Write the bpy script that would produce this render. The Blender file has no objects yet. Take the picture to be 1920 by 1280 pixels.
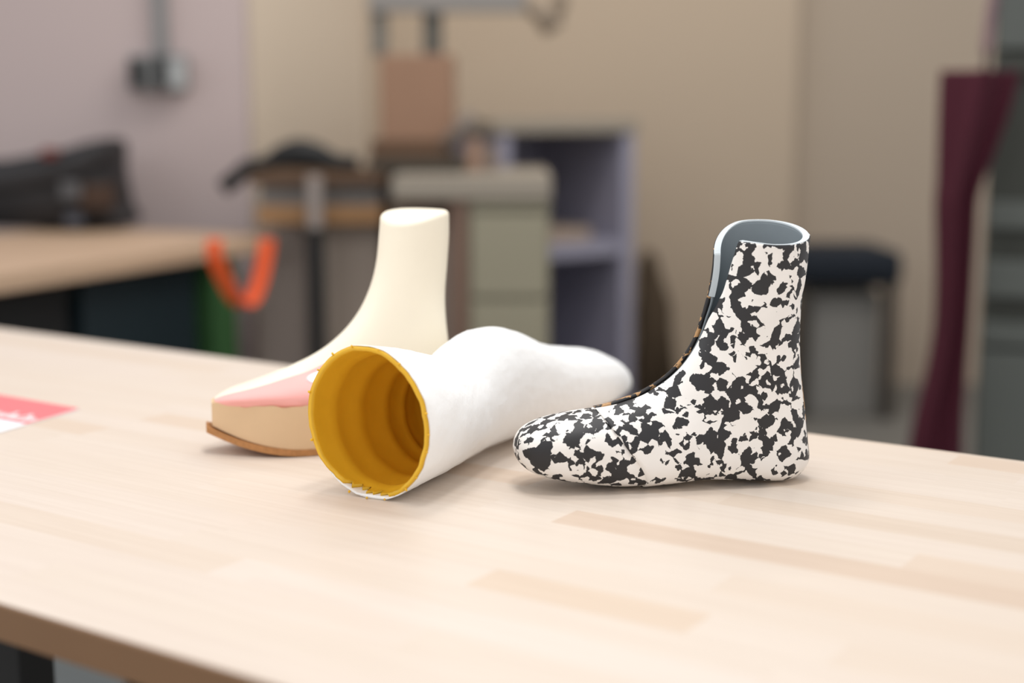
import bpy, bmesh, math, random
from mathutils import Vector, Matrix, noise
random.seed(7)
scene = bpy.context.scene
COL = scene.collection
PI = math.pi

# ------------------------------------------------------------------ camera
TABLE_Z = 0.75
CAM_Z = 1.09
PITCH = math.radians(9.1)
cam_d = bpy.data.cameras.new('camera')
cam_d.lens = 50.0
cam_d.sensor_width = 36.0
cam_d.sensor_fit = 'HORIZONTAL'
cam_d.clip_start = 0.05
cam_d.dof.use_dof = True
cam_d.dof.focus_distance = 1.30
cam_d.dof.aperture_fstop = 1.65
cam_d.dof.aperture_blades = 9
cam = bpy.data.objects.new('camera', cam_d)
COL.objects.link(cam)
cam.location = (0, 0, CAM_Z)
cam.rotation_euler = (PI / 2 - PITCH, 0, 0)
scene.camera = cam

# ------------------------------------------------------------------ light
world = bpy.data.worlds.new('world')
scene.world = world
world.use_nodes = True
wb = world.node_tree.nodes['Background']
wb.inputs[0].default_value = (0.985, 0.98, 0.985, 1)
wb.inputs[1].default_value = 0.74
scene.view_settings.view_transform = 'Standard'
scene.view_settings.look = 'None'
scene.view_settings.gamma = 1.0
scene.view_settings.use_curve_mapping = False
scene.view_settings.exposure = 0.33


def area(name, loc, target, sx, sy, power, col):
    l = bpy.data.lights.new(name, 'AREA')
    l.shape = 'RECTANGLE'
    l.size, l.size_y = sx, sy
    l.energy = power
    l.color = col
    o = bpy.data.objects.new(name, l)
    COL.objects.link(o)
    o.location = loc
    o.rotation_euler = (Vector(target) - Vector(loc)).to_track_quat('-Z', 'Y').to_euler()
    return o


area('ceiling_panel_over_table', (-0.15, 1.75, 2.70), (0.0, 1.35, 0.75), 0.42, 0.3, 7.4, (1.0, 0.99, 0.98))
area('ceiling_panel_front', (0.14, 1.02, 2.70), (0.0, 1.2, 0.75), 0.42, 0.3, 8.0, (1.0, 0.99, 0.98))
area('ceiling_panel_back', (0.5, 3.45, 2.95), (0.1, 4.6, 0.4), 1.6, 0.6, 24, (1.0, 0.95, 0.89))
area('window_daylight', (-2.3, 0.9, 2.2), (0.0, 1.35, 0.8), 1.2, 1.2, 11, (0.88, 0.95, 1.0))


# ------------------------------------------------------------------ helpers
F_PX = 1920 * 50.0 / 36.0


def ray(u, v):
    a, b = u - 960.0, -(v - 640.0)
    c, s = math.cos(PITCH), math.sin(PITCH)
    return Vector((a, F_PX * c + b * s, b * c - F_PX * s))


def on_z(u, v, z):
    r = ray(u, v)
    k = (z - CAM_Z) / r.z
    return Vector((r.x * k, r.y * k, z))


def at_y(u, v, y):
    r = ray(u, v)
    k = y / r.y
    return Vector((r.x * k, y, CAM_Z + r.z * k))


def on_plane(u, v, g, e):
    """(distance along e from g, height above the table) where a sight line meets the vertical plane through g along e"""
    r = ray(u, v)
    n = Vector((e[1], -e[0]))
    k = (g[0] * n.x + g[1] * n.y) / (r.x * n.x + r.y * n.y)
    p = r * k
    return ((p.x - g[0]) * e[0] + (p.y - g[1]) * e[1], CAM_Z + p.z - TABLE_Z)


def lin(c):
    return tuple((x / 12.92 if x <= 0.04045 else ((x + 0.055) / 1.055) ** 2.4) for x in [k / 255.0 for k in c])


def rgba(c):
    return (*lin(c), 1.0)


def mat(name, c, rough=0.6, var=0.06, scale=12.0, bump=0.0, bump_scale=60.0, metal=0.0, spec=0.4, bump_dist=0.002):
    m = bpy.data.materials.new(name)
    m.use_nodes = True
    nt = m.node_tree
    b = nt.nodes['Principled BSDF']
    b.inputs['Roughness'].default_value = rough
    b.inputs['Metallic'].default_value = metal
    b.inputs['Specular IOR Level'].default_value = spec
    tc = nt.nodes.new('ShaderNodeTexCoord')
    nz = nt.nodes.new('ShaderNodeTexNoise')
    nz.inputs['Scale'].default_value = scale
    nz.inputs['Detail'].default_value = 4
    nt.links.new(tc.outputs['Object'], nz.inputs['Vector'])
    mx = nt.nodes.new('ShaderNodeMix')
    mx.data_type = 'RGBA'
    l = lin(c)
    mx.inputs[6].default_value = (*[max(0, x * (1 - var)) for x in l], 1)
    mx.inputs[7].default_value = (*[min(1, x * (1 + var)) for x in l], 1)
    nt.links.new(nz.outputs['Fac'], mx.inputs[0])
    nt.links.new(mx.outputs[2], b.inputs['Base Color'])
    if bump:
        n2 = nt.nodes.new('ShaderNodeTexNoise')
        n2.inputs['Scale'].default_value = bump_scale
        n2.inputs['Detail'].default_value = 6
        nt.links.new(tc.outputs['Object'], n2.inputs['Vector'])
        bp = nt.nodes.new('ShaderNodeBump')
        bp.inputs['Strength'].default_value = bump
        bp.inputs['Distance'].default_value = bump_dist
        nt.links.new(n2.outputs['Fac'], bp.inputs['Height'])
        nt.links.new(bp.outputs['Normal'], b.inputs['Normal'])
    return m


def math_node(nt, op, a, b=None, c=None):
    n = nt.nodes.new('ShaderNodeMath')
    n.operation = op
    for i, x in enumerate((a, b, c)):
        if x is None:
            continue
        if isinstance(x, (int, float)):
            n.inputs[i].default_value = x
        else:
            nt.links.new(x, n.inputs[i])
    return n.outputs[0]


def chips(name, light, dark, thr, seed, rough=0.5, s1=88.0, s2=150.0, third=None):
    """angular chips of two colours, like bonded foam granulate"""
    m = bpy.data.materials.new(name)
    m.use_nodes = True
    nt = m.node_tree
    b = nt.nodes['Principled BSDF']
    b.inputs['Roughness'].default_value = rough
    b.inputs['Specular IOR Level'].default_value = 0.45
    tc = nt.nodes.new('ShaderNodeTexCoord')
    mp = nt.nodes.new('ShaderNodeMapping')
    mp.inputs['Location'].default_value = (seed * 1.37, seed * 0.71, seed * 2.13)
    nt.links.new(tc.outputs['Object'], mp.inputs['Vector'])
    wob = mp.outputs['Vector']
    for sc, amp in ((60.0, 0.007), (240.0, 0.0030), (700.0, 0.0012)):
        nz = nt.nodes.new('ShaderNodeTexNoise')
        nz.inputs['Scale'].default_value = sc
        nz.inputs['Detail'].default_value = 2
        nt.links.new(mp.outputs['Vector'], nz.inputs['Vector'])
        sub = nt.nodes.new('ShaderNodeVectorMath')
        sub.operation = 'SUBTRACT'
        sub.inputs[1].default_value = (0.5, 0.5, 0.5)
        nt.links.new(nz.outputs['Color'], sub.inputs[0])
        mul = nt.nodes.new('ShaderNodeVectorMath')
        mul.operation = 'SCALE'
        mul.inputs['Scale'].default_value = amp
        nt.links.new(sub.outputs[0], mul.inputs[0])
        add = nt.nodes.new('ShaderNodeVectorMath')
        add.operation = 'ADD'
        nt.links.new(wob, add.inputs[0])
        nt.links.new(mul.outputs[0], add.inputs[1])
        wob = add.outputs[0]
    vals = []
    for sc in (s1, s2):
        vo = nt.nodes.new('ShaderNodeTexVoronoi')
        vo.inputs['Scale'].default_value = sc
        nt.links.new(wob, vo.inputs['Vector'])
        sp = nt.nodes.new('ShaderNodeSeparateColor')
        nt.links.new(vo.outputs['Color'], sp.inputs[0])
        vals.append(sp.outputs)
    v = math_node(nt, 'ADD', math_node(nt, 'MULTIPLY', vals[0][0], 0.62), math_node(nt, 'MULTIPLY', vals[1][0], 0.38))
    f = math_node(nt, 'GREATER_THAN', v, thr)
    mx = nt.nodes.new('ShaderNodeMix')
    mx.data_type = 'RGBA'
    mx.inputs[6].default_value = rgba(light)
    mx.inputs[7].default_value = rgba(dark)
    nt.links.new(f, mx.inputs[0])
    # faint smudges on the light chips
    nz = nt.nodes.new('ShaderNodeTexNoise')
    nz.inputs['Scale'].default_value = 30
    nz.inputs['Detail'].default_value = 5
    nt.links.new(tc.outputs['Object'], nz.inputs['Vector'])
    mm = nt.nodes.new('ShaderNodeMix')
    mm.data_type = 'RGBA'
    mm.blend_type = 'MULTIPLY'
    mm.inputs[0].default_value = 0.16
    nt.links.new(mx.outputs[2], mm.inputs[6])
    nt.links.new(nz.outputs['Fac'], mm.inputs[7])
    nt.links.new(mm.outputs[2], b.inputs['Base Color'])
    bp = nt.nodes.new('ShaderNodeBump')
    bp.inputs['Strength'].default_value = 0.12
    bp.inputs['Distance'].default_value = 0.0006
    nt.links.new(v, bp.inputs['Height'])
    nt.links.new(bp.outputs['Normal'], b.inputs['Normal'])
    return m


def beech():
    m = bpy.data.materials.new('beech_butcher_block')
    m.use_nodes = True
    nt = m.node_tree
    b = nt.nodes['Principled BSDF']
    b.inputs['Roughness'].default_value = 0.42
    b.inputs['Specular IOR Level'].default_value = 0.35
    tc = nt.nodes.new('ShaderNodeTexCoord')
    sp = nt.nodes.new('ShaderNodeSeparateXYZ')
    nt.links.new(tc.outputs['Object'], sp.inputs[0])
    row = math_node(nt, 'FLOOR', math_node(nt, 'DIVIDE', sp.outputs['Y'], 0.043))
    wn = nt.nodes.new('ShaderNodeTexWhiteNoise')
    wn.noise_dimensions = '1D'
    nt.links.new(row, wn.inputs['W'])
    col = math_node(nt, 'FLOOR', math_node(nt, 'ADD', math_node(nt, 'DIVIDE', sp.outputs['X'], 0.52), math_node(nt, 'MULTIPLY', wn.outputs['Value'], 7.3)))
    cv = nt.nodes.new('ShaderNodeCombineXYZ')
    nt.links.new(row, cv.inputs[0])
    nt.links.new(col, cv.inputs[1])
    w2 = nt.nodes.new('ShaderNodeTexWhiteNoise')
    w2.noise_dimensions = '2D'
    nt.links.new(cv.outputs[0], w2.inputs['Vector'])
    rp = nt.nodes.new('ShaderNodeValToRGB')
    e = rp.color_ramp.elements
    e[0].position, e[0].color = 0.0, rgba((214, 194, 175))
    e[1].position, e[1].color = 1.0, rgba((220, 206, 193))
    for p, c in ((0.07, (216, 199, 182)), (0.25, (218, 203, 188)), (0.6, (219, 205, 191))):
        k = e.new(p)
        k.color = rgba(c)
    nt.links.new(w2.outputs['Value'], rp.inputs[0])
    # three tan staves that stand out from the pale ones
    tone = rp.outputs[0]
    for r0, xa, xb, c in ((9, 0.213, 0.74, (209, 188, 169)), (5, 0.247, 0.425, (214, 194, 174)), (12, 0.305, 0.68, (213, 196, 179)), (3, 0.07, 0.5, (221, 208, 196))):
        k = math_node(nt, 'MULTIPLY', math_node(nt, 'COMPARE', row, float(r0), 0.1), math_node(nt, 'MULTIPLY', math_node(nt, 'GREATER_THAN', sp.outputs['X'], xa), math_node(nt, 'LESS_THAN', sp.outputs['X'], xb)))
        tm = nt.nodes.new('ShaderNodeMix')
        tm.data_type = 'RGBA'
        tm.inputs[7].default_value = rgba(c)
        nt.links.new(k, tm.inputs[0])
        nt.links.new(tone, tm.inputs[6])
        tone = tm.outputs[2]
    # grain, stretched along the staves, shifted per stave
    mp = nt.nodes.new('ShaderNodeMapping')
    mp.inputs['Scale'].default_value = (3.0, 90.0, 20.0)
    nt.links.new(tc.outputs['Object'], mp.inputs['Vector'])
    ad = nt.nodes.new('ShaderNodeVectorMath')
    ad.operation = 'ADD'
    nt.links.new(mp.outputs['Vector'], ad.inputs[0])
    nt.links.new(w2.outputs['Color'], ad.inputs[1])
    nz = nt.nodes.new('ShaderNodeTexNoise')
    nz.inputs['Scale'].default_value = 1.6
    nz.inputs['Detail'].default_value = 6
    nz.inputs['Roughness'].default_value = 0.6
    nt.links.new(ad.outputs[0], nz.inputs['Vector'])
    mx = nt.nodes.new('ShaderNodeMix')
    mx.data_type = 'RGBA'
    mx.blend_type = 'MULTIPLY'
    mx.inputs[0].default_value = 0.16
    nt.links.new(tone, mx.inputs[6])
    r2 = nt.nodes.new('ShaderNodeValToRGB')
    r2.color_ramp.elements[0].position, r2.color_ramp.elements[0].color = 0.3, (0.62, 0.5, 0.4, 1)
    r2.color_ramp.elements[1].position, r2.color_ramp.elements[1].color = 0.62, (1, 1, 1, 1)
    nt.links.new(nz.outputs['Fac'], r2.inputs[0])
    nt.links.new(r2.outputs[0], mx.inputs[7])
    nt.links.new(mx.outputs[2], b.inputs['Base Color'])
    return m


def link(name, bm, m, parent=None, smooth=False, loc=None):
    me = bpy.data.meshes.new(name)
    bmesh.ops.recalc_face_normals(bm, faces=bm.faces[:])
    if smooth == 'auto':
        for e in bm.edges:
            if len(e.link_faces) == 2 and e.calc_face_angle(0) > 0.6:
                e.smooth = False
    bm.to_mesh(me)
    bm.free()
    if smooth:
        for p in me.polygons:
            p.use_smooth = True
    me.materials.append(m)
    o = bpy.data.objects.new(name, me)
    COL.objects.link(o)
    if parent is not None:
        o.parent = parent
    return o


def thing(name, label, cat, loc=(0, 0, 0), rz=0.0, group=None):
    o = bpy.data.objects.new(name, None)
    COL.objects.link(o)
    o.empty_display_size = 0.05
    o.location = loc
    o.rotation_euler = (0, 0, rz)
    o['label'] = label
    o['category'] = cat
    if group:
        o['group'] = group
    return o


def tag(o, label, cat, group=None):
    o['label'] = label
    o['category'] = cat
    if group:
        o['group'] = group
    return o


def struct(o):
    o['kind'] = 'structure'
    return o


def box(bm, x0, x1, y0, y1, z0, z1, bev=0.0):
    r = bmesh.ops.create_cube(bm, size=1.0)
    vs = r['verts']
    bmesh.ops.scale(bm, vec=(x1 - x0, y1 - y0, z1 - z0), verts=vs)
    bmesh.ops.translate(bm, vec=((x0 + x1) / 2, (y0 + y1) / 2, (z0 + z1) / 2), verts=vs)
    if bev:
        es = list({e for v in vs for e in v.link_edges})
        bmesh.ops.bevel(bm, geom=es, offset=bev, segments=2, profile=0.6, affect='EDGES')


def mbox(x0, x1, y0, y1, z0, z1, bev=0.0):
    bm = bmesh.new()
    box(bm, x0, x1, y0, y1, z0, z1, bev)
    return bm


def tube(bm, pts, r, seg=10, closed=False):
    pts = [Vector(p) for p in pts]
    n = len(pts)
    rad = r if isinstance(r, (list, tuple)) else [r] * n
    rings = []
    up = Vector((0, 0, 1))
    for i, p in enumerate(pts):
        a = pts[(i - 1) % n] if (closed or i > 0) else p
        b = pts[(i + 1) % n] if (closed or i < n - 1) else p
        t = (b - a).normalized()
        s = t.cross(up)
        if s.length < 1e-4:
            s = t.cross(Vector((0, 1, 0)))
        s.normalize()
        w = s.cross(t)
        rings.append([bm.verts.new(p + (s * math.cos(2 * PI * k / seg) + w * math.sin(2 * PI * k / seg)) * rad[i]) for k in range(seg)])
    for i in range(n if closed else n - 1):
        A, B = rings[i], rings[(i + 1) % n]
        for k in range(seg):
            bm.faces.new((A[k], A[(k + 1) % seg], B[(k + 1) % seg], B[k]))
    if not closed:
        bm.faces.new(rings[0])
        bm.faces.new(rings[-1])


def spline(pts, n):
    """Catmull-Rom through tuples, n samples per span"""
    out = []
    m = len(pts)
    for i in range(m - 1):
        p0, p1, p2, p3 = pts[max(i - 1, 0)], pts[i], pts[i + 1], pts[min(i + 2, m - 1)]
        for k in range(n):
            t = k / n
            out.append(tuple(0.5 * (2 * b + (c - a) * t + (2 * a - 5 * b + 4 * c - d) * t * t + (3 * b - a - 3 * c + d) * t ** 3) for a, b, c, d in zip(p0, p1, p2, p3)))
    out.append(tuple(pts[-1]))
    return out


class Loft:
    """foot-like body: every station has a front/top point, a back/bottom point (along, height), a half width and two roundness powers.
    v runs along stations, phi round the section: 0 at the front/top point, +90 deg on the side of `near`."""

    def __init__(self, st, near=-1.0):
        self.st = st
        self.near = near

    def at(self, v):
        st = self.st
        m = len(st)
        v = min(max(v, 0.0), m - 1.0)
        i = min(int(v), m - 2)
        t = v - i
        p0, p1, p2, p3 = st[max(i - 1, 0)], st[i], st[i + 1], st[min(i + 2, m - 1)]
        return [0.5 * (2 * b + (c - a) * t + (2 * a - 5 * b + 4 * c - d) * t * t + (3 * b - a - 3 * c + d) * t ** 3) for a, b, c, d in zip(p0, p1, p2, p3)]

    def P(self, v, phi, inset=0.0):
        fs, fh, bs, bh, w, pf, pb = self.at(v)
        ms, mh = (fs + bs) / 2, (fh + bh) / 2
        hs, hh = (fs - bs) / 2, (fh - bh) / 2
        L = math.hypot(hs, hh)
        k = max(L - inset, 0.0005) / max(L, 1e-6)
        w = max(w - inset, 0.0005)
        c, s = math.cos(phi), math.sin(phi)
        p = pf if c > 0 else pb
        C = math.copysign(abs(c) ** p, c)
        S = math.copysign(abs(s) ** p, s)
        return Vector((ms + hs * k * C, self.near * w * S, mh + hh * k * C))


def sheet(bm, fn_out, fn_in, nv, nu, wrap=False, cap0=True, cap1=True):
    """closed thin shell between two grids fn(i, j); wrap joins j ends"""
    ju = nu if wrap else nu + 1
    A = [[bm.verts.new(fn_out(i, j)) for j in range(ju)] for i in range(nv + 1)]
    B = [[bm.verts.new(fn_in(i, j)) for j in range(ju)] for i in range(nv + 1)]
    for i in range(nv):
        for j in range(nu):
            j2 = (j + 1) % ju
            bm.faces.new((A[i][j], A[i][j2], A[i + 1][j2], A[i + 1][j]))
            bm.faces.new((B[i][j2], B[i][j], B[i + 1][j], B[i + 1][j2]))
    for j in range(nu):
        j2 = (j + 1) % ju
        if cap0:
            bm.faces.new((A[0][j2], A[0][j], B[0][j], B[0][j2]))
        if cap1:
            bm.faces.new((A[nv][j], A[nv][j2], B[nv][j2], B[nv][j]))
    if not wrap:
        for i in range(nv):
            bm.faces.new((A[i][0], A[i + 1][0], B[i + 1][0], B[i][0]))
            bm.faces.new((A[i + 1][nu], A[i][nu], B[i][nu], B[i + 1][nu]))
    return A, B


def smooth_table(tab, v):
    if v <= tab[0][0]:
        return tab[0][1]
    m = len(tab)
    for i in range(m - 1):
        if v <= tab[i + 1][0]:
            (xa, ya), (xb, yb) = tab[i], tab[i + 1]
            ma = (yb - tab[max(i - 1, 0)][1]) / max(xb - tab[max(i - 1, 0)][0], 1e-6)
            mb = (tab[min(i + 2, m - 1)][1] - ya) / max(tab[min(i + 2, m - 1)][0] - xa, 1e-6)
            h = xb - xa
            t = (v - xa) / h
            return (2 * t ** 3 - 3 * t * t + 1) * ya + (t ** 3 - 2 * t * t + t) * h * ma + (3 * t * t - 2 * t ** 3) * yb + (t ** 3 - t * t) * h * mb
    return tab[-1][1]


def lerp_table(tab, v):
    if v <= tab[0][0]:
        return tab[0][1]
    for (a, x), (b, y) in zip(tab, tab[1:]):
        if v <= b:
            t = (v - a) / (b - a)
            return x + (y - x) * t
    return tab[-1][1]


def base_of(g, e):
    """location and turn of a body's own frame: x along e, z up from the table"""
    return (g[0], g[1], TABLE_Z), math.atan2(e[1], e[0])


def unit(x, y):
    l = math.hypot(x, y)
    return (x / l, y / l)


# ------------------------------------------------------------------ materials
M_BEECH = beech()
M_EDGE = mat('brown_edge_wood', (126, 94, 66), 0.5, 0.1, 8)
M_BLACK = mat('black_powder_coat', (14, 14, 15), 0.5, 0.1)
M_LILAC = mat('lilac_wall_paint', (182, 167, 165), 0.85, 0.02, 2)
M_BEIGE = mat('beige_wall_paint', (181, 164, 144), 0.85, 0.02, 2)
M_TAUPE = mat('taupe_wall_paint', (170, 155, 138), 0.85, 0.02, 2)
M_FLOOR = mat('grey_floor', (112, 109, 103), 0.6, 0.08, 1.5)

# ------------------------------------------------------------------ room
floor = struct(link('floor', mbox(-3.6, 3.6, -0.6, 6.6, -0.05, 0.0), M_FLOOR))
WL_Y = 4.55
xl = at_y(472, 300, WL_Y).x
struct(link('wall_left', mbox(-3.6, xl - 0.004, WL_Y, WL_Y + .2, 0, 3.0), M_LILAC))
xr = at_y(690, 300, 5.6).x
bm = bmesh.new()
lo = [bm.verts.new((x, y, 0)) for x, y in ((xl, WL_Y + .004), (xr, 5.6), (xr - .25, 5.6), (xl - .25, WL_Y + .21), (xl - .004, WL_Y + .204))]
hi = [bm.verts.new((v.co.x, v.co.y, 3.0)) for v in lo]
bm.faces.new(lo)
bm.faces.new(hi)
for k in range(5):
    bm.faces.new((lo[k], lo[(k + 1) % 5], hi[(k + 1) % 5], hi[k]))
struct(link('wall_recess', bm, mat('lightened_recess_wall', (206, 191, 172), 0.85, 0.02, 2)))  # base colour raised so the recess reads brighter than wall_back
xs = at_y(1490, 300, 5.6).x
struct(link('wall_back', mbox(xr - .25, xs, 5.6, 5.9, 0, 3.0), M_BEIGE))
struct(link('wall_right', mbox(xs, 3.6, 5.70, 5.95, 0, 3.0), M_TAUPE))

# ------------------------------------------------------------------ work table
d = unit(0.8325, -0.554)
nrm = (-d[1], d[0])
A0 = on_z(0, 1133, TABLE_Z)
tz = math.atan2(d[1], d[0])
table = thing('workbench', 'long pale beech butcher-block workbench in the foreground carrying the three foot models', 'table', (A0.x, A0.y, 0), tz)
DEP = 0.828
T0, T1 = -1.3, 1.4
link('tabletop', mbox(T0, T1, 0.003, DEP, TABLE_Z - 0.027, TABLE_Z, 0.0015), M_BEECH, table)
eb = link('edge_band', mbox(T0, T1, 0.0, 0.003, TABLE_Z - 0.027, TABLE_Z - 0.0008), M_EDGE, table)
eb['label'] = 'brown front edge of the tabletop'
for lx in (T0 + 0.06, -0.045, T1 - 0.06):
    for ly in (0.05, DEP - 0.05):
        link('leg', mbox(lx - 0.016, lx + 0.016, ly - 0.016, ly + 0.016, 0, TABLE_Z - 0.027, 0.002), M_BLACK, table)

# ------------------------------------------------------------------ speckled boot
BG = (0.09, 1.286)
BE = unit(0.152, 0.019)


def bp(u, v):
    return on_plane(u, v, BG, BE)


raw = [  # front px, back px, half width, powers, sole height override
    ((1340, 447), (1516, 436), .0375, 1, 1, None),
    ((1337, 490), (1510, 500), .0360, 1, 1, None),
    ((1329, 540), (1501, 560), .0345, 1, 1, None),
    ((1315, 595), (1497, 620), .0335, 1, .95, None),
    ((1299, 638), (1499, 690), .0330, 1, .95, None),
    ((1276, 674), (1506, 760), .0335, 1, .9, None),
    ((1250, 701), (1511, 820), .0345, 1, .85, None),
    ((1222, 721), (1510, 868), .0350, 1, .75, .016),
    ((1195, 736), (1475, 900), .0365, .95, .66, .002),
    ((1168, 747), (1400, 903), .0375, .92, .62, .0025),
    ((1140, 757), (1320, 900), .0385, .9, .6, .005),
    ((1112, 764), (1240, 908), .0415, .88, .6, .002),
    ((1080, 769), (1160, 917), .0440, .86, .6, .0005),
    ((1048, 775), (1090, 915), .0430, .86, .62, .004),
    ((1016, 783), (1035, 903), .0405, .88, .64, .0085),
    ((990, 794), (1000, 885), .0350, .9, .68, .0135),
    ((974, 806), (982, 876), .0275, .92, .72, .0185),
    ((966, 819), (969, 868), .0180, .95, .8, .0255),
    ((963, 832), (963, 856), .0075, 1, 1, .034),
]
st = []
for (fu, fv), (bu, bv), w, pf, pb, hb in raw:
    a, b = bp(fu, fv), bp(bu, bv)
    st.append((a[0], a[1], b[0], b[1] if hb is None else hb, w, pf, pb))
boot = Loft(st)
NB = len(st) - 1
loc, rz = base_of(BG, BE)
boot_t = thing('ankle_boot', 'black and white speckled foam ankle boot with split front, standing at the right', 'boot', loc, rz)
M_CHIP_W = chips('white_black_foam_chips', (248, 244, 239), (42, 41, 43), 0.525, 1.0, s1=98.0, s2=190.0)
M_CHIP_T = chips('toe_foam_chips', (248, 244, 239), (42, 41, 43), 0.49, 4.0, s1=105.0, s2=180.0)
M_CHIP_O = chips('black_orange_foam_chips', (196, 152, 104), (36, 34, 35), 0.36, 9.0, s1=110, s2=180)
M_LINING = mat('grey_foam_lining', (128, 137, 142), 0.6, 0.05, 60)

# start angle of the near half and of the far half, along the stations (the split runs from the top down to the vamp)
SLIT_N = [(0, math.radians(48)), (1, math.radians(40)), (2, math.radians(35)), (2.5, math.radians(29)), (3, math.radians(21)), (4, math.radians(16)), (6, math.radians(14)), (8, math.radians(13)), (9.6, math.radians(10)), (10.6, math.radians(4)), (11.2, 0.0)]
SLIT_F = [(0, math.radians(9)), (3, math.radians(5)), (5, math.radians(0)), (8, math.radians(-3)), (10.6, math.radians(0)), (11.2, 0.0)]
JOIN = [(0, PI), (1.5, PI), (3, 2.86), (5, 2.78), (6.8, 2.82), (8.2, PI), (20, PI)]


def trim(v, phi):
    """cut of the top rim: the far half stands higher, its front corner is rounded"""
    k = max(0.0, 1 - v / 3.0)
    s = math.sin(phi)
    dz = -0.0055 * max(s, 0) + 0.0115 * max(-s, 0) - 0.004 * max(s, 0) * max(-math.cos(phi), 0) + 0.006 * max(s, 0) * max(math.cos(phi), 0)
    if s < 0 or phi > PI:
        fr = max(0.0, 1 + phi / 1.35) if phi < 0.5 else 0.0
        dz -= 0.021 * fr ** 1.7
    return Vector((0, 0, dz * k))


def seam_v(phi):
    a = abs(phi) / PI
    return 10.9 + 0.75 * a ** 1.5


def boot_pt(v, phi, inset):
    return boot.P(v, phi, inset) + trim(v, phi if phi <= PI else phi)


NV = 70


def far_thick(v):
    return lerp_table([(0, .0012), (1.7, .0012), (2.3, .0042), (20, .0042)], v)


def panel_fn(sgn, inset):
    def fn(i, j):
        v0 = 0.0
        t = j / 36.0
        # bounds depend on v; v end depends on phi: iterate once
        v = i / NV * 11.2
        for _ in range(2):
            a = lerp_table(SLIT_N, v) if sgn > 0 else -lerp_table(SLIT_F, v)
            b = lerp_table(JOIN, v) if sgn > 0 else -(2 * PI - lerp_table(JOIN, v))
            phi = a + (b - a) * t
            ph = abs(phi) if abs(phi) <= PI else 2 * PI - abs(phi)
            v = i / NV * seam_v(ph)
        q = boot_pt(v, phi, inset if inset is not None else far_thick(v))
        return q
    return fn


def trim_fix(phi):
    return phi


bm = bmesh.new()
sheet(bm, panel_fn(1, 0.0), panel_fn(1, 0.0040), NV, 36)
o = link('side_panel', bm, M_CHIP_W, boot_t, True)
o['label'] = 'white side panel with black flecks'
bm = bmesh.new()
sheet(bm, panel_fn(-1, 0.0), panel_fn(-1, None), NV, 36)
o = link('side_panel', bm, M_CHIP_O, boot_t, True)
o['label'] = 'black side panel with orange flecks'


def cap_fn(inset):
    def fn(i, j):
        phi = -PI + 2 * PI * j / 72
        v0 = seam_v(abs(phi)) - 0.35
        v = v0 + (NB - v0) * (i / 50)
        return boot.P(v, phi, inset)
    return fn


bm = bmesh.new()
A, B = sheet(bm, cap_fn(0.0015), cap_fn(0.0038), 50, 72, wrap=True, cap1=False)
bm.faces.new(A[-1])
bm.faces.new(list(reversed(B[-1])))
o = link('toe_cap', bm, M_CHIP_T, boot_t, True)


def lin_fn(inset):
    def fn(i, j):
        v = i / NV * 11.0
        a = lerp_table(SLIT_N, v) + 0.012
        b = 2 * PI + lerp_table(SLIT_F, v) * -1 - 0.002
        phi = a + (b - a) * j / 64
        ins = inset if inset is not None else (far_thick(v) + .0001 if phi > PI else .0041)
        q = boot.P(v, phi, ins)
        return q + trim(v, phi if phi <= PI else phi - 2 * PI)
    return fn


bm = bmesh.new()
sheet(bm, lin_fn(None), lin_fn(0.0066), NV, 64)
link('lining', bm, M_LINING, boot_t, True)

# pale cut edge of the top rim, running down the front of the far half
M_RIM = mat('pale_grey_cut_edge', (204, 212, 216), 0.5, 0.05, 90)
bm = bmesh.new()


def rim_fn(inset):
    def fn(i, j):
        v = 0.05 * i
        a = lerp_table(SLIT_N, 0) + 0.004
        b = 2 * PI - lerp_table(SLIT_F, 0)
        phi = a + (b - a) * j / 90
        return boot.P(v, phi, inset) + trim(v, phi if phi <= PI else phi - 2 * PI) + Vector((0, 0, 0.0005 * (1 - i)))
    return fn


sheet(bm, rim_fn(0.0008), rim_fn(0.0068), 1, 90)


def rim_front_fn(inset):
    def fn(i, j):
        v = 2.1 * i / 24
        phi = -lerp_table(SLIT_F, v) + 0.012 - 0.05 * j
        return boot.P(v, phi, inset) + trim(v, phi)
    return fn


sheet(bm, rim_front_fn(0.0010), rim_front_fn(0.0068), 24, 1)
o = link('rim_edge', bm, M_RIM, boot_t)
o['label'] = 'pale grey cut edge of the rim'

# ------------------------------------------------------------------ plaster cast
CG = (-0.1275, 1.229)
CE = unit(math.sin(math.radians(28)), math.cos(math.radians(28)))


def cp(u, v):
    return on_plane(u, v, CG, CE)


craw = [  # top px, half width, bottom height, powers
    ((688, 646), .0640, .000, 1, 1),
    ((725, 650), .0620, .000, 1, 1),
    ((765, 657), .0580, .001, 1, 1),
    ((800, 664), .0530, .002, 1, 1),
    ((824, 668), .0490, .003, 1, 1),
    ((842, 664), .0465, .004, 1, 1),
    ((862, 640), .0445, .005, 1, 1),
    ((888, 621), .0430, .006, 1, 1),
    ((922, 613), .0425, .006, .95, 1),
    ((958, 622), .0430, .005, .92, 1),
    ((992, 638), .0430, .004, .9, 1),
    ((1026, 647), .0435, .002, .9, .95),
    ((1058, 650), .0440, .001, .9, .9),
    ((1088, 652), .0440, .000, .9, .9),
    ((1112, 661), .0420, .001, .9, .9),
    ((1128, 674), .0385, .004, .9, .9),
    ((1139, 690), .0320, .008, .9, .9),
    ((1145, 706), .0230, .014, .95, .95),
    ((1147, 718), .0100, .022, 1, 1),
]
cst = []
for (u, v), w, hb, pf, pb in craw:
    s, h = cp(u, v)
    cst.append([s, h, s, hb, w, pf, pb])
cst[0][0] -= 0.004
cst[0][2] += 0.004
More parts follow.
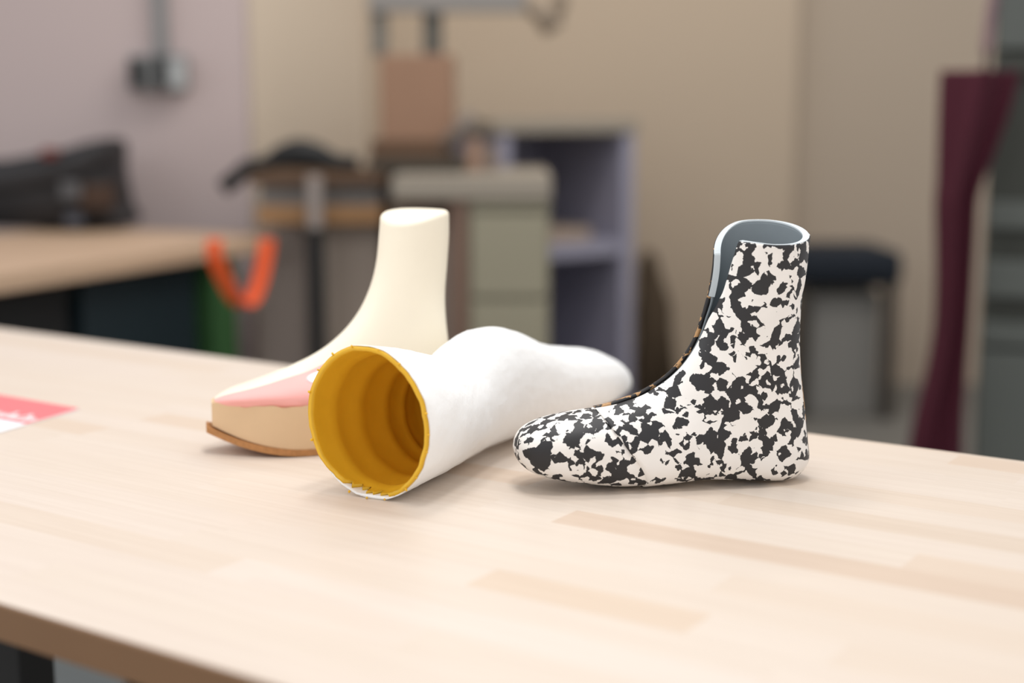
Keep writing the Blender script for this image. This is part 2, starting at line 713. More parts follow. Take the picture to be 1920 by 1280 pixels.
cast = Loft([tuple(x) for x in cst])
NC = len(cst) - 1
loc, rz = base_of(CG, CE)
cast_t = thing('plaster_cast', 'white plaster foot cast lying on its front, open end yellow inside', 'cast', loc, rz)
M_PLASTER = mat('white_plaster', (247, 247, 246), 0.75, 0.03, 25, bump=0.7, bump_scale=48, bump_dist=0.0032)
M_YELLOW = mat('yellow_liner', (230, 180, 44), 0.45, 0.05, 40)


def rag(phi, amp, seed):
    p = Vector((math.cos(phi) * 3.0, math.sin(phi) * 3.0, seed))
    return amp * (noise.noise(p * 2.2) + 0.6 * noise.noise(p * 6.0))


def cast_fn(inset, v0, v1, nv, nu, rim=0.0, amp=0.0, seed=0.0, ridges=False, cut=False, rough=0.0, thin=False):
    def fn(i, j):
        phi = 2 * PI * j / nu
        t = i / nv
        v = v0 + (v1 - v0) * t
        ins = inset
        if ridges:
            ins += 0.0026 * sum(math.exp(-((v - c) / 0.22) ** 2) for c in (0.9, 1.9, 3.0, 4.1, 5.6, 7.0))
        if thin:
            ins = 0.0008 + (ins - 0.0008) * min(v / 1.1, 1)
        q = cast.P(v, phi, ins)
        if rough:
            q += Vector((0, 0, 1)) * rough * noise.noise(Vector((v * 0.9, math.cos(phi) * 2, math.sin(phi) * 2)))
            q += (q - cast.P(v, phi, ins + .01)).normalized() * rough * 0.55 * noise.noise(Vector((v * 3.1, math.cos(phi) * 7, math.sin(phi) * 7)))
            q.y += rough * 0.8 * noise.noise(Vector((v * 1.3 + 9, math.cos(phi) * 2.5, math.sin(phi) * 2.5)))
        k = max(0.0, 1 - v / 0.7)
        dx = rim + rag(phi, amp, seed)
        if cut:
            # torn back along the lower edge, where white plaster shows
            a = (phi - 3.30) / 0.58
            g = math.exp(-a * a * a * a)
            dx += g * (0.0045 + 0.040 * max(0.0, noise.noise(Vector((phi * 8.5, 3.1, 0))) + 0.12))
        q.x += dx * k
        q.z = max(q.z, 0.0004 + inset)
        return q
    return fn


bm = bmesh.new()
A, B = sheet(bm, cast_fn(0, 0, NC, 110, 96, 0, .0008, 1.0, rough=.0010), cast_fn(.0028, 0, NC, 110, 96, 0, .0008, 1.0, rough=.0010, thin=True), 110, 96, wrap=True, cap1=False)
bm.faces.new(A[-1])
bm.faces.new(list(reversed(B[-1])))
# the sagging seam ridges left by the bandage
o = link('plaster_shell', bm, M_PLASTER, cast_t, True)
bm = bmesh.new()
A, B = sheet(bm, cast_fn(.0028, 0, NC - 2, 90, 96, -.0022, .0010, 1.0, False, True, .0010, True), cast_fn(.0046, 0, NC - 2, 90, 96, -.0022, .0010, 1.0, True, True, .0010), 90, 96, wrap=True, cap1=False)
bm.faces.new(A[-1])
bm.faces.new(list(reversed(B[-1])))
for k in range(15):  # drips and nubs along the rim
    phi = (0.25, 0.62, 1.35, 1.62, 1.85, 2.25, 2.5, 2.9, 3.2, 3.5, 4.4, 5.05, 5.4, 5.75, 6.1)[k]
    c = cast.P(0, phi, 0.0002)
    c.x -= 0.0026
    r = random.uniform(0.0009, 0.0014)
    q = bmesh.ops.create_icosphere(bm, subdivisions=2, radius=r)
    dirv = (cast.P(0, phi, -0.004) - cast.P(0, phi, 0.0)).normalized()
    ln = random.uniform(1.0, 1.7)
    for vv in q['verts']:
        along = vv.co.dot(dirv)
        vv.co = vv.co + dirv * along * (ln - 1) + c
        vv.co.z = max(vv.co.z, 0.0006)
o = link('yellow_liner', bm, M_YELLOW, cast_t, True)
o['label'] = 'ridged yellow lining inside the open end'

# ------------------------------------------------------------------ wooden last
LG = (-0.167, 1.447)
LE = unit(math.cos(math.radians(12)), math.sin(math.radians(12)))


def lp(u, v):
    return on_plane(u, v, LG, LE)


lraw = [
    ((713, 412), (841, 402), .0360, 1, 1, None),
    ((711, 440), (841, 440), .0355, 1, 1, None),
    ((706, 490), (838, 490), .0345, 1, 1, None),
    ((695, 535), (834, 545), .0335, 1, 1, None),
    ((676, 578), (835, 590), .0330, 1, .95, None),
    ((650, 614), (840, 640), .0330, 1, .95, None),
    ((618, 644), (845, 690), .0335, 1, .9, None),
    ((585, 666), (848, 735), .0350, 1, .8, .060),
    ((550, 683), (840, 770), .0385, 1, .6, .046),
    ((520, 696), (780, 785), .0425, .92, .45, .046),
    ((490, 709), (690, 790), .0445, .85, .35, .046),
    ((460, 721), (590, 790), .0435, .8, .3, .046),
    ((432, 731), (500, 783), .0355, .75, .3, .046),
    ((413, 740), (440, 775), .0230, .7, .3, .0465),
    ((402, 747), (410, 765), .0120, .7, .3, .047),
]
lst = []
for (fu, fv), (bu, bv), w, pf, pb, hb in lraw:
    a, b = lp(fu, fv), lp(bu, bv)
    lst.append((a[0], a[1], b[0], b[1] if hb is None else hb, w, pf, pb))
last = Loft(lst)
NL = len(lst) - 1
loc, rz = base_of(LG, LE)
last_t = thing('shoe_last', 'cream shoe last with pink toe patch and cork sole behind the cast', 'shoe last', loc, rz)
M_CREAM = mat('cream_foam', (243, 233, 212), 0.5, 0.05, 14)
M_TAN = mat('tan_sole_block', (216, 184, 146), 0.7, 0.08, 18)
M_CORK = mat('cork', (178, 126, 78), 0.8, 0.35, 220, bump=0.3, bump_scale=260)
M_PINK = mat('pink_print', (247, 178, 172), 0.5, 0.03, 20)
M_WHITE = mat('white_print', (250, 250, 250), 0.5, 0.01, 20)


def top_tilt(v, phi):
    k = max(0.0, 1 - v / 1.6)
    s, c = math.sin(phi), math.cos(phi)
    return Vector((0, 0, (-0.011 * max(s, 0) * (0.5 + 0.5 * c) + 0.004 * max(-s, 0) * (0.5 + 0.5 * c)) * k))


bm = bmesh.new()
rings = []
seg = 72
for i in range(-5, NL * 7 + 1):
    if i < 0:  # rounded top
        a = (-i) / 5 * PI / 2
        rr = 0.0055
        ins, dz = rr * (1 - math.cos(a)), rr * math.sin(a)
        ring = [last.P(0, 2 * PI * j / seg, ins) + top_tilt(0, 2 * PI * j / seg) + Vector((0, 0, dz)) for j in range(seg)]
        rings.append([bm.verts.new(q) for q in ring])
    else:
        v = i / 7
        rings.append([bm.verts.new(last.P(v, 2 * PI * j / seg) + top_tilt(v, 2 * PI * j / seg)) for j in range(seg)])
# first entries are ordered from the crown downwards
for a, b in zip(rings, rings[1:]):
    for j in range(seg):
        bm.faces.new((a[j], a[(j + 1) % seg], b[(j + 1) % seg], b[j]))
bm.faces.new(rings[0])
bm.faces.new(rings[-1])
link('last_body', bm, M_CREAM, last_t, True)

s_toe, _ = lp(397, 770)
s_heel, _ = lp(846, 770)
LEN = s_heel - s_toe


def plan_w(t):  # half width along the sole, 0 toe .. 1 heel
    return smooth_table([(0, .010), (.015, .0135), (.06, .0215), (.13, .0315), (.22, .041), (.32, .0455), (.45, .042), (.6, .036), (.75, .0345), (.88, .033), (.95, .027), (.985, .017), (1, .006)], t)


def spring(t):  # underside height of the block
    return smooth_table([(0, .0285), (.06, .0225), (.13, .0165), (.22, .0112), (.32, .0078), (.42, .007), (1, .007)], t)


def slab(bm, grow, dz0, top_fn, toe_out):
    n = 60
    rows = []
    for i in range(n + 1):
        t = i / n
        t = t * t * (3 - 2 * t) * 0.5 + t * 0.5
        s = s_toe + LEN * t + (-toe_out * (1 - t) ** 3 + (0.002 if grow else 0) * t)
        w = plan_w(t) + grow
        zb = spring(t) + dz0
        zt = top_fn(t)
        rows.append([bm.verts.new((s, -w, zb)), bm.verts.new((s, -w, zt)), bm.verts.new((s, w, zt)), bm.verts.new((s, w, zb))])
    for a, b in zip(rows, rows[1:]):
        for k in range(4):
            bm.faces.new((a[k], a[(k + 1) % 4], b[(k + 1) % 4], b[k]))
    bm.faces.new(rows[0])
    bm.faces.new(rows[-1])


bm = bmesh.new()
slab(bm, 0.0, 0.0, lambda t: .0515 + .0011 * math.sin(t * 36) + .0006 * math.sin(t * 83), 0.0)
link('sole_block', bm, M_TAN, last_t, 'auto')
bm = bmesh.new()
slab(bm, 0.0015, -0.0066, lambda t: spring(t), 0.006)
link('cork_sole', bm, M_CORK, last_t, 'auto')


def patch(v_fn, nv, nu, off):
    bm = bmesh.new()

    def fo(i, j):
        v, phi = v_fn(i / nv, j / nu)
        return last.P(v, phi, -off)

    def fi(i, j):
        v, phi = v_fn(i / nv, j / nu)
        return last.P(v, phi, 0.0004)
    sheet(bm, fo, fi, nv, nu)
    return bm


R_ = math.radians
o = link('toe_patch', patch(lambda a, b: (7.2 + 6.9 * a, R_(lerp_table([(7, 36), (10, 30), (14.2, 12)], 7.2 + 6.9 * a)) * (1 - b) + R_(lerp_table([(7, 62), (9, 84), (11, 96), (14.2, 100)], 7.2 + 6.9 * a)) * b), 40, 16, .0004), M_PINK, last_t, True)
o['label'] = 'pink patch along the toe'


def disc_fn(a, b):
    r = a
    th = 2 * PI * b
    return (8.05 + 0.85 * r * math.cos(th), R_(58) + R_(17) * r * math.sin(th))


o = link('round_spot', patch(disc_fn, 5, 28, .0008), M_WHITE, last_t, True)
o['label'] = 'white round spot on the pink patch'

# ------------------------------------------------------------------ leaflet
LT = on_z(150, 768, TABLE_Z)
la = unit(*(on_z(0, 742, TABLE_Z) - LT).xy)   # along the red end
lb = unit(*(on_z(0, 812, TABLE_Z) - LT).xy)
lfl = thing('leaflet', 'red and white printed leaflet lying flat at the left of the workbench', 'leaflet', (LT.x, LT.y, TABLE_Z), 0)
M_PAPER = mat('white_paper', (240, 242, 246), 0.45, 0.01, 20)
M_RED = mat('red_print', (236, 122, 126), 0.4, 0.03, 20)


def quad_slab(pts, z0, z1):
    bm = bmesh.new()
    lo = [bm.verts.new((p[0], p[1], z0)) for p in pts]
    hi = [bm.verts.new((p[0], p[1], z1)) for p in pts]
    n = len(pts)
    bm.faces.new(lo)
    bm.faces.new(hi)
    for k in range(n):
        bm.faces.new((lo[k], lo[(k + 1) % n], hi[(k + 1) % n], hi[k]))
    return bm


def lf(a, b):
    return (la[0] * a + lb[0] * b, la[1] * a + lb[1] * b)


bd = Vector((on_z(47, 797, TABLE_Z) - LT).xy).length
bd0 = on_z(0, 783, TABLE_Z)
link('sheet', quad_slab([lf(0, 0), lf(.297, 0), lf(.297, .21), lf(0, .21)], 0.0004, 0.0016), M_PAPER, lfl)
o = link('red_block', quad_slab([lf(0.0006, 0.0006), lf(.296, 0.0006), lf(.296, bd), lf(0.0006, bd)], 0.0016, 0.0018), M_RED, lfl)
o['label'] = 'red printed half of the leaflet'
# white handwriting-like lettering, cut off by the frame
bm = bmesh.new()
pen = [(0.006, .86), (0.010, .72), (0.013, .90), (0.016, .74), (0.020, .74), (0.022, .90), (0.018, .9), (0.024, .70), (0.030, .60), (0.032, .92), (0.036, .76), (0.040, .92), (0.044, .74), (0.048, .9), (0.052, .6), (0.055, .92), (0.060, .75), (0.064, .92), (0.068, .74), (0.073, .9), (0.078, .7), (0.084, .92), (0.09, .74), (0.096, .92), (0.104, .6), (0.108, .92), (0.12, .74), (0.128, .92)]
tube(bm, [(*lf(a, bd * b), 0.0019) for a, b in spline(pen, 4)], 0.0011, 6)
for v in bm.verts:
    v.co.z = 0.0018 + (v.co.z - 0.0018) * 0.15
link('lettering', bm, M_WHITE, lfl)


# ------------------------------------------------------------------ background
def rect(u0, v0, u1, v1, y, depth, bev=0.004):
    """box whose front face spans a picture rectangle at distance y"""
    a, b = at_y(u0, (v0 + v1) / 2, y), at_y(u1, (v0 + v1) / 2, y)
    z1, z0 = at_y(u0, v0, y).z, at_y(u0, v1, y).z
    return (a.x, b.x, y, y + depth, max(z0, 0.0), z1)


def prect(name, u0, v0, u1, v1, y, depth, m, parent=None, bev=0.004, z0=None):
    r = list(rect(u0, v0, u1, v1, y, depth))
    if z0 is not None:
        r[4] = z0
    return link(name, mbox(*r, bev), m, parent)


M_BAG = mat('charcoal_nylon', (38, 37, 39), 0.6, 0.2, 14, bump=0.4, bump_scale=20)
M_GREY = mat('grey_plastic', (122, 124, 124), 0.5, 0.05)
M_LGREY = mat('light_grey_plastic', (160, 163, 163), 0.5, 0.04)
M_DARK = mat('dark_plastic', (20, 21, 22), 0.6, 0.1)
M_TEAL = mat('dark_teal_plastic', (16, 32, 38), 0.6, 0.1)
M_GREEN = mat('green_steel', (52, 88, 50), 0.5, 0.08)
M_DGREEN = mat('dark_green_plastic', (34, 56, 42), 0.5, 0.1)
M_ORANGE = mat('orange_webbing', (235, 92, 40), 0.7, 0.08)
M_BENCHWOOD = mat('bench_wood', (186, 158, 132), 0.55, 0.08, 6)
M_BROWN = mat('brown_plywood', (142, 110, 88), 0.6, 0.07, 6)
M_DBROWN = mat('dark_brown_wood', (88, 64, 44), 0.6, 0.1, 8)
M_OCHRE = mat('ochre_wood', (150, 112, 74), 0.6, 0.08, 8)
M_STEEL = mat('grey_painted_steel', (128, 124, 120), 0.5, 0.05)
M_PANEL = mat('grey_brown_panel', (152, 138, 126), 0.6, 0.05, 4)
M_OLIVE = mat('olive_beige_laminate', (146, 140, 120), 0.5, 0.04, 4)
M_PALETOP = mat('pale_laminate', (146, 137, 124), 0.5, 0.04, 4)
M_LAV = mat('lavender_grey_board', (146, 144, 160), 0.55, 0.04, 4)
M_NAVY = mat('navy_upholstery', (18, 26, 36), 0.85, 0.15, 40)
M_BIN = mat('grey_bin_plastic', (128, 126, 122), 0.5, 0.04)
M_BURG = mat('burgundy_cloth', (66, 11, 30), 0.85, 0.12, 10)
M_STRAP = mat('faded_mauve_strap', (128, 104, 108), 0.8, 0.08)
M_CAB = mat('grey_green_steel', (90, 94, 90), 0.45, 0.05, 4)
M_CABD = mat('dark_olive_steel', (58, 60, 54), 0.5, 0.06, 4)
M_CARD = mat('brown_cardboard', (92, 74, 56), 0.8, 0.1, 6)

# left bench
C0 = on_z(518, 440, TABLE_Z)
C1 = on_z(0, 514, TABLE_Z)
bdir = unit(*(C0 - C1).xy)          # runs away from the camera
bn = (-bdir[1], bdir[0])            # to the left
blen = 3.2
bz = math.atan2(bdir[1], bdir[0])
bench = thing('side_bench', 'wooden topped bench with green legs against the lilac wall', 'table', (C0.x, C0.y, 0), bz)
link('tabletop', mbox(-2.6, 0, 0, 0.75, TABLE_Z - 0.042, TABLE_Z, 0.003), M_BENCHWOOD, bench)
for lx in (-0.27, -2.45):
    for ly in (0.03, 0.64):
        link('leg', mbox(lx, lx + 0.11, ly, ly + 0.08, 0, TABLE_Z - 0.042, 0.004), M_GREEN, bench)
link('back_panel', mbox(-2.4, -0.1, 0.60, 0.62, 0.1, TABLE_Z - 0.042), M_DARK, bench)
inv = Matrix.Rotation(-bz, 4, 'Z') @ Matrix.Translation((-C0.x, -C0.y, 0))


def bench_box(name, x0, x1, y0, y1, z0, z1, m, label, cat, group=None):
    t = thing(name, label, cat, (C0.x + bdir[0] * x0 + bn[0] * y0, C0.y + bdir[1] * x0 + bn[1] * y0, z0), bz, group)
    h = z1 - z0
    link('crate_body', mbox(0, x1 - x0, 0, y1 - y0, 0, h - 0.03, 0.006), m, t)
    link('lid', mbox(-0.006, x1 - x0 + 0.006, -0.006, y1 - y0 + 0.006, h - 0.03, h, 0.006), m, t)
    return t


bench_box('storage_crate', -0.76, -0.31, 0.06, 0.56, 0, 0.695, M_TEAL, 'dark teal storage crate beside the green leg under the side bench', 'crate', 'crates under the side bench')
bench_box('storage_crate', -1.50, -0.79, 0.08, 0.56, 0, 0.69, M_DARK, 'black storage crate under the side bench, at the left picture edge', 'crate', 'crates under the side bench')
p0 = at_y(222, 628, 3.2)

# bag on the bench
pts = [(-90, 432), (-90, 318), (0, 300), (90, 290), (140, 270), (190, 260), (204, 285), (206, 335), (213, 390), (214, 430)]
YB = 4.14


def poly_body(px, y, depth, puff=0.0, z_floor=None, n=4):
    """puffy solid: outline at distance y, edges rounded back over its depth"""
    bm = bmesh.new()
    o3 = [at_y(u, v, y) for u, v in spline(px + [px[0]], n)[:-1]]
    if z_floor is not None:
        for p in o3:
            p.z = max(p.z, z_floor)
    c = sum(o3, Vector()) / len(o3)
    rings = []
    for t, k in ((0.0, 0.86), (0.12, 0.96), (0.35, 1.0), (0.65, 1.0), (0.88, 0.96), (1.0, 0.86)):
        row = []
        for p in o3:
            q = c + (p - c) * k
            if z_floor is not None and p.z <= z_floor + 1e-4:
                q.z = z_floor
            q = q + Vector((0, depth * t, 0))
            if puff:
                q += Vector((noise.noise(q * 9), noise.noise(q * 9 + Vector((5, 0, 0))), 0)) * puff
            row.append(bm.verts.new(q))
        rings.append(row)
    m = len(o3)
    for a, b in zip(rings, rings[1:]):
        for k in range(m):
            bm.faces.new((a[k], a[(k + 1) % m], b[(k + 1) % m], b[k]))
    f0 = bm.faces.new(rings[0])
    f1 = bm.faces.new(rings[-1])
    bmesh.ops.triangulate(bm, faces=[f0, f1])
    return bm


bag = thing('duffel_bag', 'dark charcoal bag slumped on the side bench against the lilac wall', 'bag', (at_y(60, 430, YB).x, YB + 0.1, TABLE_Z))


def child(o, parent):
    o.parent = parent
    o.matrix_parent_inverse = Matrix.Translation(-Vector(parent.location)) if parent.rotation_euler.z == 0 else (Matrix.Translation(parent.location) @ Matrix.Rotation(parent.rotation_euler.z, 4, 'Z')).inverted()
    return o


child(link('bag_body', poly_body(pts, YB, 0.26, 0.012, TABLE_Z), M_BAG, None, True), bag)
fl = [(-90, 335), (0, 312), (90, 296), (150, 275), (192, 268), (196, 300), (150, 330), (60, 352), (-90, 365)]
child(link('flap', poly_body(fl, YB - 0.03, 0.05, 0.004), M_BAG, None, True), bag)
child(prect('red_tag', 76, 278, 106, 296, YB - 0.04, 0.02, mat('red_tag', (104, 44, 36), 0.7)), bag)
child(prect('buckle', 112, 340, 150, 374, YB - 0.05, 0.05, mat('dull_grey', (80, 80, 82), 0.5)), bag)
child(prect('buckle', 122, 402, 152, 424, YB - 0.05, 0.05, mat('dull_blue_grey', (74, 76, 84), 0.5)), bag)
child(prect('brown_patch', 145, 345, 208, 390, YB - 0.035, 0.05, mat('brown_leather', (62, 42, 28), 0.6)), bag)

# orange webbing loop hanging from the bench corner
bm = bmesh.new()
yo = 3.45
cl = spline([(402, 452), (402, 480), (418, 520), (440, 560), (458, 574), (474, 560), (488, 524), (497, 480), (500, 452)], 6)
prev = None
for (u, v) in cl:
    c = at_y(u, v, yo + (u - 402) / 92 * 0.12)
    q = [c + Vector((-0.019, 0, 0)), c + Vector((0.019, 0, 0)), c + Vector((0.019, 0.003, 0.004)), c + Vector((-0.019, 0.003, 0.004))]
    row = [bm.verts.new(x) for x in q]
    if prev:
        for k in range(4):
            bm.faces.new((prev[k], prev[(k + 1) % 4], row[(k + 1) % 4], row[k]))
    else:
        bm.faces.new(row)
    prev = row
bm.faces.new(prev)
tag(link('webbing_strap', bm, M_ORANGE), 'orange webbing loop hanging below the corner of the side bench', 'strap')

# socket box on the lilac wall
ys = WL_Y - 0.06
sock = thing('socket_box', 'grey twin socket box with conduit on the lilac wall', 'socket', (at_y(292, 135, WL_Y).x, WL_Y, at_y(292, 135, WL_Y).z))
child(prect('housing', 240, 104, 345, 170, ys, 0.06, M_GREY), sock)
child(prect('socket_face', 243, 110, 268, 164, ys - 0.02, 0.02, M_DARK), sock)
child(prect('socket_face', 289, 104, 312, 164, ys - 0.02, 0.02, M_DARK), sock)
child(prect('switch_cover', 314, 112, 346, 166, ys - 0.015, 0.02, M_LGREY), sock)
child(prect('conduit', 284, -160, 306, 106, ys + 0.02, 0.04, M_GREY), sock)

# workstation behind the cream last
TOP = 0.925
ym = 3.95


def pz(name, u0, v0, u1, v1, y, depth, m, parent, z0=None, z1=None, bev=0.004):
    r = list(rect(u0, v0, u1, v1, y, depth))
    if z0 is not None:
        r[4] = z0
    if z1 is not None:
        r[5] = z1
    return child(link(name, mbox(*r, bev), m), parent)


ws = thing('machine_stand', 'brown wooden machine stand with black post, left of the olive drawer cabinet', 'stand', (at_y(600, 500, ym).x, ym, 0))
pz('worktop', 466, 324, 722, 346, ym, 0.55, M_DBROWN, ws, z1=TOP)
pz('apron', 486, 346, 712, 386, ym + 0.06, 0.45, M_STEEL, ws)
pz('rail', 482, 386, 716, 420, ym + 0.02, 0.45, M_OCHRE, ws)
pz('side_panel', 606, 420, 716, 700, ym + 0.10, 0.4, M_PANEL, ws, z0=0.0)
pz('side_panel', 486, 420, 578, 700, ym + 0.20, 0.35, mat('warm_grey_panel', (166, 152, 143), 0.6), ws, z0=0.0)
pz('post', 580, 425, 606, 700, ym - 0.02, 0.05, M_DARK, ws, z0=0.0)
pz('clamp_bar', 576, 330, 602, 430, ym - 0.04, 0.04, mat('worn_steel', (142, 132, 126), 0.5), ws)

yc = 3.80
cab = thing('drawer_cabinet', 'olive beige drawer cabinet with pale top beside the lavender shelf unit', 'cabinet', (at_y(955, 500, yc).x, yc, 0))
pz('worktop', 734, 330, 1034, 374, yc - 0.01, 0.7, M_PALETOP, cab, z1=TOP)
pz('carcass', 862, 374, 1030, 700, yc + 0.02, 0.6, M_OLIVE, cab, z0=0.0)
pz('end_panel', 846, 374, 878, 700, yc + 0.005, 0.45, mat('reddish_brown_panel', (116, 92, 78), 0.6), cab, z0=0.0)
pz('recessed_panel', 736, 392, 846, 700, yc + 0.15, 0.4, M_PANEL, cab, z0=0.0)
for v0, v1 in ((380, 392), (402, 556), (566, 720)):
    pz('drawer', 884, v0, 1026, v1, yc - 0.002, 0.022, M_OLIVE, cab)
pz('support_beam', 736, 374, 846, 392, yc + 0.03, 0.4, M_DBROWN, cab)

# boxy machine standing across the stand and the cabinet
yk = 4.15
mac = thing('bench_machine', 'brown boxy machine with two grey uprights and an arm above', 'machine', (at_y(778, 300, yk).x, yk, TOP))
pz('housing', 712, 102, 848, 268, yk, 0.28, M_BROWN, mac)
pz('plinth', 694, 262, 846, 300, yk - 0.06, 0.34, M_DBROWN, mac)
pz('base_plate', 690, 298, 868, 326, yk - 0.10, 0.40, mat('dark_base', (56, 50, 40), 0.5), mac, z0=TOP)
pz('upright', 696, -60, 724, 104, yk + 0.1, 0.05, mat('mid_grey_steel', (104, 102, 96), 0.5), mac)
pz('upright', 792, -60, 828, 104, yk + 0.1, 0.05, mat('dark_grey_steel', (78, 76, 70), 0.5), mac)
pz('crossbar', 690, -26, 985, 22, yk + 0.08, 0.05, M_STEEL, mac)
bm = bmesh.new()
tube(bm, [at_y(980, 4, yk + 0.1), at_y(1010, 22, yk + 0.1), at_y(1034, 46, yk + 0.1), at_y(1040, 56, yk + 0.1)], [.02, .026, .036, .03], 12)
tube(bm, [at_y(1030, 46, yk + 0.1), at_y(1050, 10, yk + 0.1), at_y(1056, -60, yk + 0.1)], .022, 12)
child(link('arm', bm, mat('taupe_steel', (126, 112, 96), 0.5), None, True), mac)
bm = bmesh.new()
tube(bm, [at_y(826, 284, yk - 0.03), at_y(858, 248, yk - 0.08), at_y(888, 214, yk - 0.08)], .022, 10)
child(link('lever', bm, mat('dull_steel', (112, 102, 94), 0.5), None, True), mac)

# black hose over the stand
bm = bmesh.new()
hz = [(418, 352, .024), (444, 332, .024), (466, 312, .022), (500, 305, .021), (528, 294, .034), (562, 288, .042), (598, 294, .036), (630, 304, .024), (672, 305, .022)]
hp = spline(hz, 4)
tube(bm, [at_y(u, v, ym + 0.10) for u, v, r in hp], [r for u, v, r in hp], 12)
tag(link('hose', bm, M_DARK, None, True), 'thick black hose lying on the machine stand, drooping past its left end', 'hose')

# small things on the cabinet top
for nm, u0, v0, u1, dy, m, lb_, ct in (('wood_block', 874, 262, 902, -0.04, mat('pinkish_wood', (156, 126, 106), 0.6), 'pinkish wood offcut standing on the cabinet top beside the machine', 'wood block'),
                                     ('storage_box', 906, 276, 934, -0.02, mat('brown_grey_card', (120, 106, 96), 0.6), 'small grey-brown box standing on the cabinet top, right of the pinkish offcut', 'box')):
    r = list(rect(u0, v0, u1, 331, yk + dy, 0.08))
    r[4] = TOP
    tag(link(nm, mbox(*r, .004), m), lb_, ct)

# lavender shelf unit
pl, pr = at_y(936, 260, 4.62), at_y(1190, 260, 4.98)
sx, sy = pr.x - pl.x, pr.y - pl.y
W = math.hypot(sx, sy)
H = at_y(1190, 248, 4.98).z
sh = thing('shelf_unit', 'lavender grey open shelf unit standing in front of the beige wall', 'shelf', (pl.x, pl.y, 0), math.atan2(sy, sx))
D = 0.5
link('side_panel', mbox(0, .05, 0, D, 0, H), M_LAV, sh)
link('side_panel', mbox(W - .05, W, 0, D, 0, H), M_LAV, sh)
link('back_panel', mbox(.05, W - .05, D - .02, D, 0, H), M_LAV, sh)
link('top_board', mbox(-.03, W + .01, -.01, D, H, H + .045, .004), M_PALETOP, sh)
zs = at_y(1100, 468, 4.6).z
link('shelf', mbox(.05, W - .05, 0.01, D - .02, zs - .05, zs), M_LAV, sh)
link('shelf', mbox(.05, W - .05, 0.01, D - .02, .06, .11), M_LAV, sh)
t = thing('timber_board', 'pale board lying on the middle shelf of the lavender unit', 'board', (pl.x + sx * .5, pl.y + sy * .5, zs), math.atan2(sy, sx))
link('board', mbox(-.13, .15, .06, .38, 0.0, .045, .004), mat('pale_board', (158, 140, 124), 0.6), t)

# brown sack beside the shelf unit
sk = [(1196, 740), (1200, 600), (1204, 520), (1216, 478), (1236, 486), (1254, 540), (1262, 620), (1268, 740)]
tag(link('paper_sack', poly_body([(u, v * 1.12 - 57) if v > 500 else (u, v) for u, v in sk], 5.1, 0.25, 0.012, 0.0), mat('dark_brown_paper', (74, 60, 44), 0.8), None, True), 'dark brown paper sack standing right of the lavender shelf unit', 'sack')

# seat by the back wall
yv = 5.0
r = rect(1490, 470, 1698, 540, yv, 0.42)
stl = thing('stool', 'dark navy padded seat with dark legs near the back wall', 'stool', ((r[0] + r[1]) / 2, yv + 0.2, 0))
child(link('seat', mbox(r[0], r[1], r[2], r[3], r[4], r[5], 0.045), M_NAVY, None, True), stl)
for lx in (r[0] + .02, r[1] - .06):
    for ly in (yv + .02, yv + .36):
        child(link('leg', mbox(lx, lx + .04, ly, ly + .04, 0, r[4] + .02), mat('dark_brown_leg', (58, 52, 46), 0.5)), stl)
bn_ = thing('storage_bin', 'pale grey storage bin standing under the navy seat', 'bin', (at_y(1590, 640, yv + .1).x, yv + .2, 0))
child(prect('bin_body', 1516, 560, 1648, 760, yv + 0.08, 0.24, M_BIN, z0=0.0, bev=0.012), bn_)
child(prect('rim', 1512, 552, 1652, 566, yv + 0.075, 0.25, M_BIN, bev=0.004), bn_)

# metal cabinet on the right
yr = 3.55
ma = at_y(1838, 600, yr)
mrz = -math.radians(18.6)
mc = thing('metal_cabinet', 'tall grey-green metal cabinet with wide drawers at the right edge', 'cabinet', (ma.x, ma.y, 0), mrz)
link('carcass', mbox(0, .62, .03, .5, 0, 1.75, .004), M_CABD, mc)
for v0, v1, m in ((-200, 92, M_CAB), (104, 140, M_CABD), (378, 428, M_CAB), (488, 556, M_CAB), (604, 646, M_CAB), (656, 1000, M_CAB)):
    z1_, z0_ = at_y(1838, v0, yr).z, max(at_y(1838, v1, yr).z, 0.03)
    link('drawer', mbox(.006, .614, 0, .035, z0_, min(z1_, 1.74), .004), m, mc)

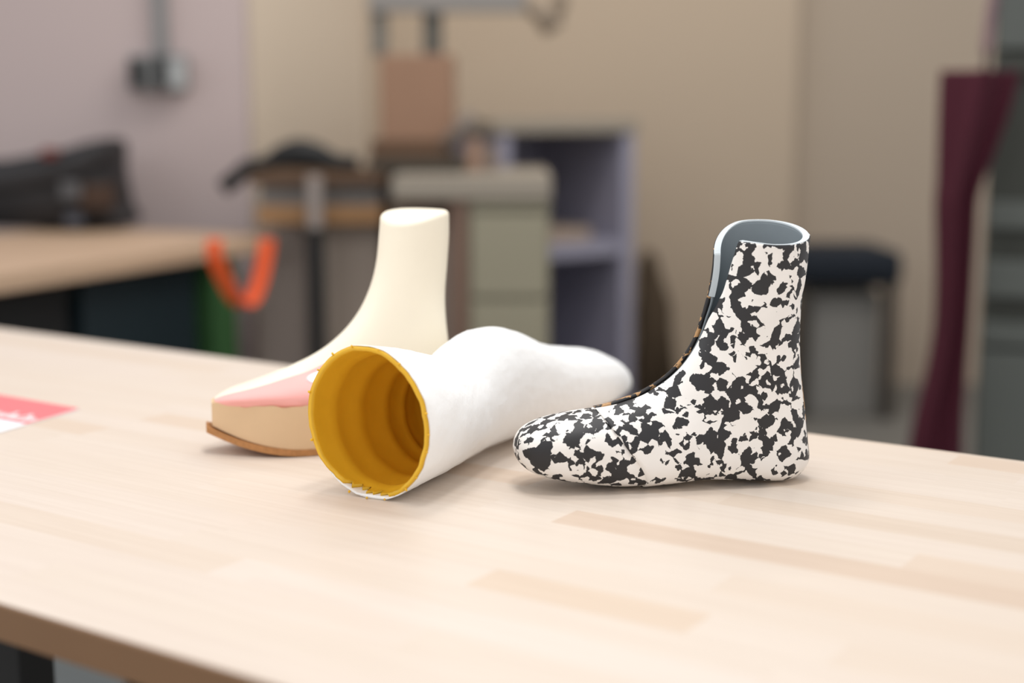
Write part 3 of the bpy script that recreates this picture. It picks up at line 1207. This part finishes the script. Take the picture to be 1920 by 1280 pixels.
# apron hanging beside the cabinet
ya = 3.40
ap = thing('apron', 'burgundy cloth apron hanging by its strap beside the metal cabinet', 'apron', (at_y(1800, 400, ya).x, ya, at_y(1800, 850, ya).z))
prof = [(132, 1768, 1908), (170, 1766, 1900), (230, 1764, 1880), (290, 1762, 1858), (340, 1760, 1838), (380, 1756, 1828), (450, 1756, 1826), (540, 1756, 1822), (620, 1752, 1818), (700, 1738, 1812), (760, 1722, 1808), (820, 1708, 1806), (900, 1694, 1806)]
bm = bmesh.new()
n = 26
fr, bk = [], []
for v, ua, ub in spline(prof, 4):
    rf, rb = [], []
    for j in range(n + 1):
        t = j / n
        p = at_y(ua + (ub - ua) * t, v, ya)
        fold = 0.018 * math.sin(t * 9.5 + v * 0.004) + 0.008 * math.sin(t * 21 + v * 0.01)
        p.y += fold - 0.03 * math.sin(t * PI)
        rf.append(bm.verts.new(p))
        rb.append(bm.verts.new(p + Vector((0, 0.004, 0))))
    fr.append(rf)
    bk.append(rb)
for i in range(len(fr) - 1):
    for j in range(n):
        bm.faces.new((fr[i][j], fr[i][j + 1], fr[i + 1][j + 1], fr[i + 1][j]))
        bm.faces.new((bk[i][j + 1], bk[i][j], bk[i + 1][j], bk[i + 1][j + 1]))
    bm.faces.new((fr[i][0], fr[i + 1][0], bk[i + 1][0], bk[i][0]))
    bm.faces.new((fr[i + 1][n], fr[i][n], bk[i][n], bk[i + 1][n]))
for j in range(n):
    bm.faces.new((fr[0][j + 1], fr[0][j], bk[0][j], bk[0][j + 1]))
    bm.faces.new((fr[-1][j], fr[-1][j + 1], bk[-1][j + 1], bk[-1][j]))
child(link('apron_cloth', bm, M_BURG, None, True), ap)
bm = bmesh.new()
tube(bm, [at_y(1848, 140, ya), at_y(1850, 90, ya), at_y(1856, 40, ya), at_y(1864, -10, ya), at_y(1876, -80, ya), at_y(1880, -120, ya + .12)], .013, 8)
o = child(link('neck_strap', bm, M_STRAP, None, True), ap)
o['label'] = 'faded mauve neck strap'

# boxes on the floor under the workbench
g0, g1 = at_y(-160, 1250, 1.95), at_y(233, 1250, 1.95)
gb = thing('storage_tub', 'pale grey storage tub on the floor under the workbench, behind its black leg', 'tub', (g0.x, 1.95, 0))
link('tub_body', mbox(0, g1.x - g0.x, 0, .32, 0, .5, .008), mat('pale_grey_tub', (160, 166, 168), 0.5, 0.04), gb)
link('rim', mbox(-.004, g1.x - g0.x + .002, -.006, .326, .5, .52, .004), mat('pale_grey_rim', (150, 156, 158), 0.5, 0.04), gb)
gc = thing('plastic_crate', 'dark green crate on the floor under the workbench, right of the pale grey tub', 'crate', (g1.x + 0.006, 1.97, 0))
link('crate_body', mbox(0, .42, 0, .3, 0, .48, .008), M_DGREEN, gc)
link('rim', mbox(0, .425, -.006, .306, .48, .5, .004), M_DGREEN, gc)
